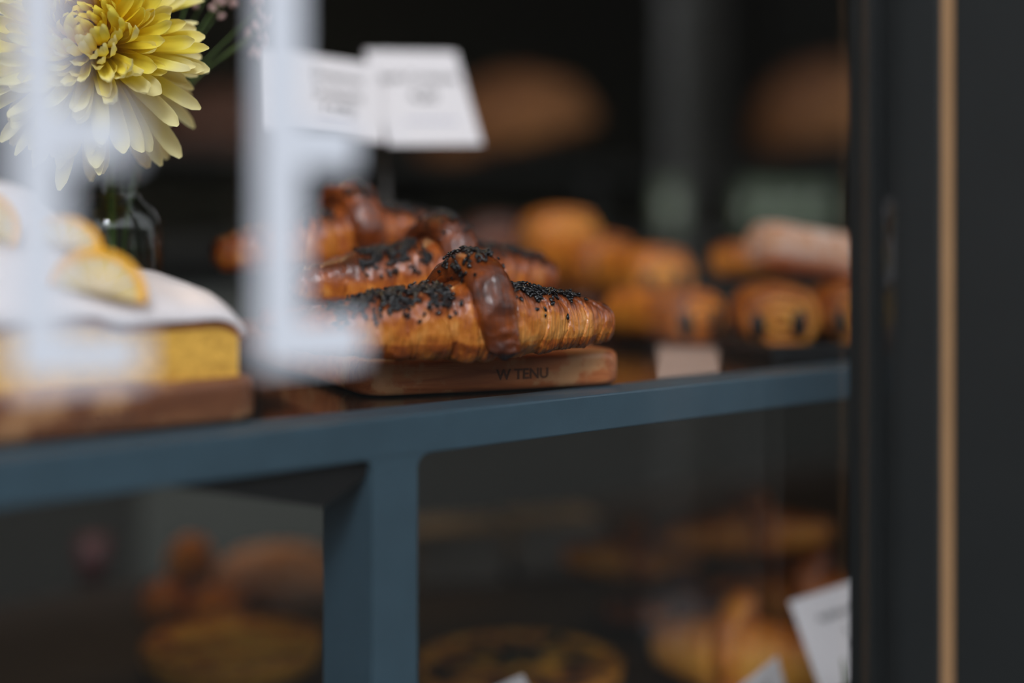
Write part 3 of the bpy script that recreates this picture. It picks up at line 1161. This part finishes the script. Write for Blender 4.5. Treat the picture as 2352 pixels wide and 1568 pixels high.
GP = 'white price cards in the display'
t0 = 0.985
s_ = t0 / FPX
cl_, c1, _, _ = card(P(612, 110, t0 - 0.012), P(868, 149, t0 + 0.018), P(632, 296, t0 - 0.043), 'left price card of the pair held above the croissants, partly behind the white letter',
                     [('Cinnamon', 0.148, 0.10, 0.21, 'ink'), ('Croissant', 0.148, 0.10, -0.02, 'ink'), ('$ 4,00', 0.145, 0.10, -0.22, 'ink'), ('~~~~~~', 0.12, 0.08, -0.38, 'blue_ink')], group=GP)
cr_, c2, _, _ = card(P(838, 115, t0 + 0.034), P(1047, 119, t0 + 0.064), P(893, 334, t0 - 0.004), 'right price card of the pair above the croissants, tilted towards the dark loaf',
                     [('Spelt-Croissant', 0.122, -0.01, 0.17, 'ink'), ('4,20', 0.145, 0.0, -0.04, 'ink'), ('~~~~~~', 0.14, 0.02, -0.29, 'blue_ink')], group=GP)
hb = PZ(886, 526 + 0.083 / 1.0 * FPX, 0.0)
hold = empty('card_holder', (hb.x, hb.y, 0.0))
tag(hold, 'thin metal card holder standing behind the croissants', 'card holder')
lathe('base', [(0, 0), (0.022, 0), (0.022, 0.003), (0.018, 0.005), (0, 0.005)], M['wire'], hold, 32, loc=(0, 0, 0.0002))
top = P(886, 322, 1.0)
tube('rod', [(0, 0, 0.004), (0, 0, 0.08), (top.x - hb.x, top.y - hb.y, top.z)], 0.0022, M['wire'], hold, 10)
cv, cf = tube_data([Vector((top.x - hb.x, top.y - hb.y, top.z - 0.004)), Vector((top.x - hb.x, top.y - hb.y, top.z + 0.012))], 0.0042, 10)
mesh_obj('clip', cv, cf, M['wire'], hold)


# ---------------------------------------------------------------- rolls on the black tray
def roll(name, loc, rot, L=0.09, w=0.054, h=0.045, seed=0, mat=None, choc=True, NS=60, NTH=64, bake=0.0):
    mat = mat or M['roll']
    root = empty(name, loc, rot)
    rr = random.Random(seed)
    off = Vector((rr.uniform(-9, 9), rr.uniform(-9, 9), rr.uniform(-9, 9)))
    vs, uv, bk = [], [], []
    NR = 14
    rows = []
    for i in range(NR):
        rows.append((-1, i / NR))
    for i in range(NS):
        rows.append((-1 + 2 * i / (NS - 1), 1.0))
    for i in range(NR):
        rows.append((1, 1 - (i + 1) / NR))
    for (s, r) in rows:
        for j in range(NTH):
            th = 2 * math.pi * j / NTH
            ct, sn = math.cos(th), math.sin(th)
            e = 0.86
            rim = 1 - 0.10 * max(0, (abs(s) - 0.75) / 0.25) ** 2
            lip = 1 + 0.035 * math.cos(th - 0.9) + (0.05 if 0 < (th - 2.1) < 0.25 else 0)
            y = math.copysign(abs(ct) ** e, ct) * w / 2 * r * rim * lip
            z = math.copysign(abs(sn) ** e, sn) * h / 2 * r * rim * lip
            z = max(z, -h * 0.44) + h * 0.44
            x = s * L / 2
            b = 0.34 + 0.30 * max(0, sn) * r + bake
            if r < 1.0:
                sp_ = (r * 2.6 - th / (2 * math.pi) * math.copysign(1, s)) % 1.0
                g_ = math.exp(-((sp_ - 0.5) / 0.13) ** 2)
                x += math.copysign(1, s) * (0.004 * (1 - r * r) - 0.0035 * g_ * (r > 0.12))
                b = 0.18 + 0.40 * g_ + 0.15 * r + 0.30 * math.exp(-((r - 0.80) / 0.06) ** 2) + bake
            q = Vector((x, y, z)) * 45 + off
            nd = noise.fractal(q, 1.0, 2.0, 3) * 0.0012
            pt = Vector((x, y, max(0.0002, z + nd * 0.6)))
            pt.y += nd * math.copysign(1, ct) * 0.6
            vs.append(pt)
            uv.append((s * 1.2, th / 6.283 * 2))
            bk.append(b + noise.noise(q * 0.6) * 0.2)
    mesh_obj('body', vs, [f[::-1] for f in gridf(len(rows), NTH, wrap_v=True)], mat, root, uv=uv, attrs={'bake': bk})
    if choc:
        for sd in (-1, 1):
            for yy in (-0.20, 0.31):
                lathe('chocolate_stick', [(0, -0.004), (0.0042, -0.004), (0.0046, 0.002), (0.0030, 0.0030), (0, 0.0032)], M['choc'], root, 14,
                      loc=(sd * (L / 2 + 0.0016), yy * w, h * 0.44 + (-0.06 if yy < 0 else -0.1) * h), rot=(0, sd * math.pi / 2, 0))
                root.children[-1].scale = (2.1, 1.15, 1)
    return root


tc_ = PZ(1772, 832, 0.0)
tdir = (RGT * math.sin(math.radians(-12)) + FWD * math.cos(math.radians(-12))).normalized()
trz = math.atan2(tdir.y, tdir.x) - math.pi / 2
tray = empty('pastry_tray', (tc_.x, tc_.y, 0.0002), (0, 0, trz))
tag(tray, 'black rimmed tray under the chocolate rolls on the shelf', 'tray')
box('tray_floor', 0, 0.30, 0, 0.40, 0, 0.003, M['tray'], tray, bevel=0.0006)
for (a, b, c, d_) in ((0, 0.30, 0, 0.004), (0, 0.30, 0.396, 0.40), (0, 0.004, 0.004, 0.396), (0.296, 0.30, 0.004, 0.396)):
    box('rim', a, b, c, d_, 0.0031, 0.010, M['tray'], tray, bevel=0.0008)

GR = 'chocolate rolls on the black tray'


def roll_at(x, ybot, t, ang, label, z=None, **kw):
    """ang: direction of the roll's axis in the camera's ground plane, 0 = straight away from the lens"""
    p = P(x, ybot, t)
    dr = RGT * math.sin(math.radians(ang)) + FWD * math.cos(math.radians(ang))
    rz = math.atan2(dr.y, dr.x)
    L = kw.get('L', 0.09)
    c = p + dr * L / 2
    r = roll('chocolate_roll', (c.x, c.y, p.z if z is None else z), (0, 0, rz), **kw)
    return tag(r, label, 'pastry', GR)


ZT = 0.0035
roll_at(1797, 790, 0.945, 4, 'chocolate roll facing out with two dark chocolate ends beside the window frame', z=ZT, seed=1, w=0.053, h=0.0435)
roll_at(1612, 770, 0.985, -32, 'chocolate roll lying left of the one facing out, at the tray edge', z=ZT, seed=2, L=0.085, w=0.050, h=0.040, bake=0.05)
roll_at(1985, 790, 0.97, 2, 'chocolate roll cut off by the dark window frame, lower row', z=ZT, seed=3, w=0.055, h=0.045)
roll_at(1530, 690, 1.12, -20, 'chocolate roll with one dark end, middle of the row running back', z=ZT + 0.020, seed=4, L=0.085, w=0.054, h=0.048)
roll_at(1405, 660, 1.22, -30, 'chocolate roll behind the middle one in the row running back', z=ZT + 0.026, seed=5, L=0.09, w=0.06, h=0.052, bake=0.06)
roll_at(1665, 645, 1.10, 60, 'flat orange-brown roll lying across the top of the tray pile', z=0.046, seed=6, L=0.075, w=0.04, h=0.028, choc=False, bake=-0.05)
roll_at(1302, 600, 1.33, -8, 'orange-topped bun at the far end of the tray row', z=ZT + 0.048, seed=8, L=0.075, w=0.066, h=0.052, choc=False, bake=-0.12)
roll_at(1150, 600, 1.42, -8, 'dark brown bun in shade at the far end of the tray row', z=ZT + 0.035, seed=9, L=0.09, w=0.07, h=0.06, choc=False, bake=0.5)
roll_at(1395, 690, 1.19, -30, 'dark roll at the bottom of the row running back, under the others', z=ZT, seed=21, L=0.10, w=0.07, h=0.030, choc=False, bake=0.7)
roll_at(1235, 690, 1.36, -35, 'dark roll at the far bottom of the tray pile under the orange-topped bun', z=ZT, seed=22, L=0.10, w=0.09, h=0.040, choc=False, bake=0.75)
p_ = P(1745, 612, 1.02)
sug = roll('sugared_pastry', (p_.x + 0.048, p_.y - 0.024, 0.0485), (0.0, math.radians(9), math.radians(-27)), L=0.115, w=0.05, h=0.034, seed=12, mat=M['sugared'], choc=False)
tag(sug, 'pale sugar-dusted pastry on top of the chocolate rolls by the window frame', 'pastry')

# made-up thin sheet in place of a pale reflection-like patch on the shelf
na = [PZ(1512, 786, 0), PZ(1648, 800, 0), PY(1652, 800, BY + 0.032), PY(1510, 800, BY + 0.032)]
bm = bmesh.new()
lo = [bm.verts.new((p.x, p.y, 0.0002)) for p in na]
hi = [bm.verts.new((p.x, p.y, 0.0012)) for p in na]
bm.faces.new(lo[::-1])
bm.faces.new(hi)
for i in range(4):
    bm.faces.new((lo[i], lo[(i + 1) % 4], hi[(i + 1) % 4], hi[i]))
tag(bm_obj('pale_patch_sheet', bm, M['pale_patch']), 'made-up pale sheet for a reflection-like patch on the shelf in front of the tray', 'pale_patch')

# ---------------------------------------------------------------- back of the shop
ctr = empty('rear_counter', (1.5, 2.0, FL))
tag(ctr, 'dark counter along the rear of the shop', 'counter')
box('cabinet', -3.0, 3.8, -0.30, 0.35, 0, 0.07 - 0.03 - FL, M['counter'], ctr)
box('reflection_panel', -0.66, -0.36, -0.312, -0.3005, 0.55, 1.10, M['door'], ctr, bevel=0.002)  # panel added on the cabinet to imitate a greenish glass reflection
box('counter_top', -3.05, 3.85, -0.34, 0.36, 0.04 - FL, 0.07 - FL, M['countertop'], ctr, bevel=0.003)
bsh = empty('bread_rack', (1.6, 2.0, 0.07))
tag(bsh, 'low dark rack carrying the loaves on the rear counter', 'rack')
box('plank', -1.6, 1.9, -0.27, 0.30, 0.105, 0.12, M['countertop'], bsh, bevel=0.002)
for xx in (-1.55, 0.1, 1.85):
    for yy in (-0.24, 0.27):
        box('leg', xx - 0.015, xx + 0.015, yy - 0.015, yy + 0.015, 0.0003, 0.105, M['countertop'], bsh)


def loaf(name, loc, rot, size, seed, label, group, mat=None, bake=0.1):
    rr = random.Random(seed)
    n, m = 40, 64
    vs, uv, bk = [], [], []
    for i in range(n + 1):
        ph = math.pi * i / n
        for j in range(m):
            th = 2 * math.pi * j / m
            v = Vector((math.sin(ph) * math.cos(th), math.sin(ph) * math.sin(th), math.cos(ph)))
            q = v * 2.2 + Vector((seed, 0, 0))
            k = 1 + 0.07 * noise.fractal(q, 1.0, 2.0, 4)
            sl = math.exp(-((v.y + 0.3 * math.sin(v.x * 2)) / 0.09) ** 2) * (v.z > 0.1)
            k -= 0.06 * sl
            z = v.z * k
            z = z if z > -0.35 else -0.35 + (z + 0.35) * 0.15
            vs.append(Vector((v.x * k * size[0] / 2, v.y * k * size[1] / 2, (z + 0.45) / 1.5 * size[2])))
            uv.append((th, ph))
            bk.append(0.25 + 0.25 * max(0, v.z) - 0.25 * sl + noise.noise(q * 2) * 0.25 + bake)
    o = mesh_obj(name, vs, gridf(n + 1, m, wrap_v=True), mat or M['loaf'], uv=uv, attrs={'bake': bk}, loc=loc, rot=rot)
    zmin = min((o.rotation_euler.to_matrix() @ Vector(v)).z for v in vs)
    o.location.z -= zmin
    return tag(o, label, 'bread', group)


GL = 'loaves on the rear rack'
ZK = 0.1902
p_ = P(1175, 380, 2.62)
loaf('bread_loaf', (p_.x, p_.y, ZK), (math.radians(0), math.radians(-14), -YAW), (0.33, 0.24, 0.155), 5, 'big round brown loaf on the rack behind the price cards', GL, bake=0.2)
p_ = P(430, 370, 2.35)
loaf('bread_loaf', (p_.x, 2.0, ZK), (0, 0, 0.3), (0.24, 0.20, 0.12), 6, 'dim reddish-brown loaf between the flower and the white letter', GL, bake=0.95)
p_ = PY(1905, 345, 1.95)
rz_ = empty('crate', (p_.x, p_.y, ZK))
tag(rz_, 'low dark wooden crate under the loaf beside the window frame', 'crate')
box('crate_box', -0.19, 0.19, -0.13, 0.13, 0.0002, 0.062, M['countertop'], rz_, bevel=0.003)
box('slat', -0.185, 0.185, -0.138, -0.1305, 0.012, 0.05, M['countertop'], rz_)
loaf('bread_loaf', (p_.x, p_.y, ZK + 0.0625), (0, math.radians(-10), -YAW), (0.32, 0.22, 0.20), 8, 'tall brown loaf half hidden by the window frame', GL, bake=0.2)

GG = 'drinking glasses on the rear counter'
for k, (x, lab) in enumerate(((1538, 'green-tinted glass alone at the left end of the row on the counter'), (1722, 'green-tinted glass behind the orange roll, second in the counter row'), (1775, 'green-tinted glass left of centre above the sugared pastry'),
                              (1830, 'green-tinted glass right of centre above the sugared pastry'), (1885, 'green-tinted glass nearest the window frame'))):
    q = PY(x, 400, 1.74)
    gk = lathe('drinking_glass', [(0, 0), (0.020, 0), (0.0215, 0.003), (0.0245, 0.095), (0.0232, 0.095), (0.020, 0.006), (0, 0.005)], M['tumbler'], None, 28, loc=(q.x, q.y, 0.0702))
    tag(gk, lab, 'glass', GG)

# ---------------------------------------------------------------- lower shelf
ZL = -0.2498


def at_low(x, y, z=ZL):
    return PZ(x, y, z)


# round tart
q = P(535, 1520, 1.055)
wb = box('serving_board', -0.20, 0.10, -0.13, 0.13, 0, 0.008, M['lower'], None, bevel=0.002, loc=(q.x, q.y, ZL), rot=(0, 0, math.radians(-30)))
tag(wb, 'dark flat board under the round tart on the lower shelf', 'board')


def tart(loc, r, label, cols, topping, seed):
    root = empty('round_tart', loc)
    tag(root, label, 'tart', 'tarts on the lower shelf')
    n = 60
    prof = [(0, 0.0), (r * 0.9, 0.0), (r * 0.97, 0.010), (r, 0.018), (r * 0.975, 0.0205), (r * 0.94, 0.019), (r * 0.92, 0.016)]
    vs, uv, bk = [], [], []
    for i in range(n):
        a = 2 * math.pi * i / n
        f = 1 + 0.018 * math.cos(a * 20)
        for (rr_, z) in prof:
            vs.append((rr_ * f * math.cos(a), rr_ * f * math.sin(a), z))
            uv.append((a, z * 20))
            bk.append(0.3 + z * 14 + noise.noise(Vector((a * 3, z * 40, seed))) * 0.2)
    mesh_obj('crust', vs, gridf(n, len(prof), wrap_u=True), M['tartcrust'], root, uv=uv, attrs={'bake': bk})
    vs, uv, bk = [], [], []
    nr = 26
    for i in range(nr):
        rr_ = r * 0.935 * i / (nr - 1)
        for j in range(n):
            a = 2 * math.pi * j / n
            x, y = rr_ * math.cos(a), rr_ * math.sin(a)
            nz = noise.fractal(Vector((x * 60, y * 60, seed)), 1.0, 2.0, 4)
            vs.append((x, y, 0.0165 + 0.003 * nz + 0.002 * (1 - i / nr)))
            uv.append((x * 20, y * 20))
            bk.append(topping + 1.1 * noise.noise(Vector((x * 42, y * 42, seed + 4))))
    mesh_obj('filling', vs, gridf(nr, n, wrap_v=True), cols, root, uv=uv, attrs={'bake': bk})
    return root


tart((q.x, q.y, ZL + 0.0085), 0.066, 'round golden tart with patchy browned top left of the steel post', M['tartcrust'], 0.25, 3)
q2 = P(1190, 1568, 1.03)
t2 = tart((q2.x, q2.y, ZL + 0.0003), 0.075, 'round dark tart with green leaves right of the steel post', M['tartcrust'], 0.75, 9)
for k in range(26):
    a, rr_ = rnd.uniform(0, 6.28), 0.062 * math.sqrt(rnd.random())
    x, y = rr_ * math.cos(a), rr_ * math.sin(a)
    pl = [(0, -0.011), (0.004, -0.004), (0.0045, 0.003), (0, 0.011), (-0.0045, 0.003), (-0.004, -0.004)]
    bm = prism_bm(pl, 0, 0.0006, axis='Z')
    bm_obj('leaf', bm, M['leaf'], t2, loc=(x, y, 0.0195), rot=(rnd.uniform(-.5, .5), rnd.uniform(-.5, .5), rnd.uniform(0, 6.28)))

GBN = 'small buns on the lower shelf left of the post'
for (x, y, t, s3, lab, bk, zz) in ((388, 1415, 1.215, (0.050, 0.046, 0.036), 'small brown bun at the left of the three-bun heap', 0.1, None), (495, 1430, 1.19, (0.050, 0.046, 0.036), 'small golden bun at the right of the three-bun heap', 0.0, None),
                                   (438, 1345, 1.23, (0.044, 0.040, 0.036), 'orange bun on top of the three-bun heap', -0.02, ZL + 0.033)):
    q = P(x, y, t)
    loaf('bread_bun', (q.x, q.y, ZL if zz is None else zz), (0, 0, 1.0), s3, int(x), lab, GBN, M['roll'], bk)
q = P(640, 1395, 1.27)
loaf('bread_loaf', (q.x, q.y, ZL), (0, 0, -YAW), (0.115, 0.07, 0.055), 31, 'pinkish brown loaf behind the buns left of the post', None, M['sugared'], 0.0)
q = at_low(214, 1338)
rc = lathe('paper_cup', [(0, 0), (0.012, 0), (0.0155, 0.042), (0.0145, 0.042), (0.011, 0.002), (0, 0.002)], M['redcup'], None, 28, loc=(q.x, q.y, ZL))
tag(rc, 'dark red paper cup at the dim left end of the lower shelf', 'cup')
GX = 'pale boxes at the rear of the lower shelf'
for (x, lab) in ((1045, 'pale grey carton on the lower shelf just right of the post'), (1265, 'dimmer grey carton on the lower shelf, farther right')):
    q = at_low(x, 1322 if x < 1100 else 1298)
    bxo = empty('carton', (q.x, q.y, ZL), (0, 0, -YAW + 0.25))
    tag(bxo, lab, 'box', GX)
    box('carton_body', -0.042, 0.042, -0.03, 0.03, 0, 0.044, M['paleb'], bxo, bevel=0.001)
    box('lid', -0.0435, 0.0435, -0.0315, 0.0315, 0.0442, 0.050, M['paleb'], bxo, bevel=0.001)

GQ = 'plain croissants on the lower shelf'
for k, (x, y, t, a, z, L, h0, bk, lab) in enumerate((
        (1690, 1560, 1.02, -30, 0.003, 0.135, 0.056, -0.18, 'large plain croissant nearest the glass on the lower shelf, behind the small card tip'),
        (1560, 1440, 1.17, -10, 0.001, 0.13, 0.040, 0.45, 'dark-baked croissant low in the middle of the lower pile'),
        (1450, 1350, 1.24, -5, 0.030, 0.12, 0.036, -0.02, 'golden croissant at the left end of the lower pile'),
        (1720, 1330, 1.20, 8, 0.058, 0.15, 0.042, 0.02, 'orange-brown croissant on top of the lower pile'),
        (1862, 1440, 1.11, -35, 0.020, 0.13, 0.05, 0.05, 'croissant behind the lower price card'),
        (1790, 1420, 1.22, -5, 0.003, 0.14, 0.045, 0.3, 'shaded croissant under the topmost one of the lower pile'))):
    q = P(x, y, t)
    cq = croissant('plain_croissant', (q.x, q.y, ZL + z), (0, 0, -YAW + math.radians(a)), L=L, h0=h0, seed=50 + k, NS=90, NTH=40, bake=bk, mat=M['roll'])
    tag(cq, lab, 'croissant', GQ)

card(P(1812, 1381, 0.93), P(2010, 1318, 0.948), P(1898, 1590, 0.912), 'white price card leaning on the lower shelf against the window frame', [('Apfeltasche', 0.115, -0.02, 0.2, 'ink'), ('3,', 0.11, 0.0, 0.0, 'ink'), ('60', 0.10, 0.06, -0.16, 'ink')], group=GP)
card(P(1786, 1508, 0.90), P(1810, 1600, 0.92), P(1650, 1600, 0.88), 'white price card of which only the upper corner shows, bottom edge of the picture', [('Quiche', 0.1, 0, 0.2, 'ink')], group=GP)
card(P(1201, 1549, 0.86), P(1245, 1640, 0.87), P(1090, 1610, 0.86), 'price card tip just showing in front of the dark tart', [], group=GP)
lv = empty('herb_sprig', P(1945, 1590, 0.90))
tag(lv, 'green herb sprig in front of the lower price card', 'herb')
l0 = P(1945, 1590, 0.90)
tube('herb_stem', [Vector((0, 0, 0)), P(1944, 1550, 0.9) - l0, P(1936, 1512, 0.9) - l0], [0.0016, 0.0018, 0.0006], M['stem'], lv, 8)
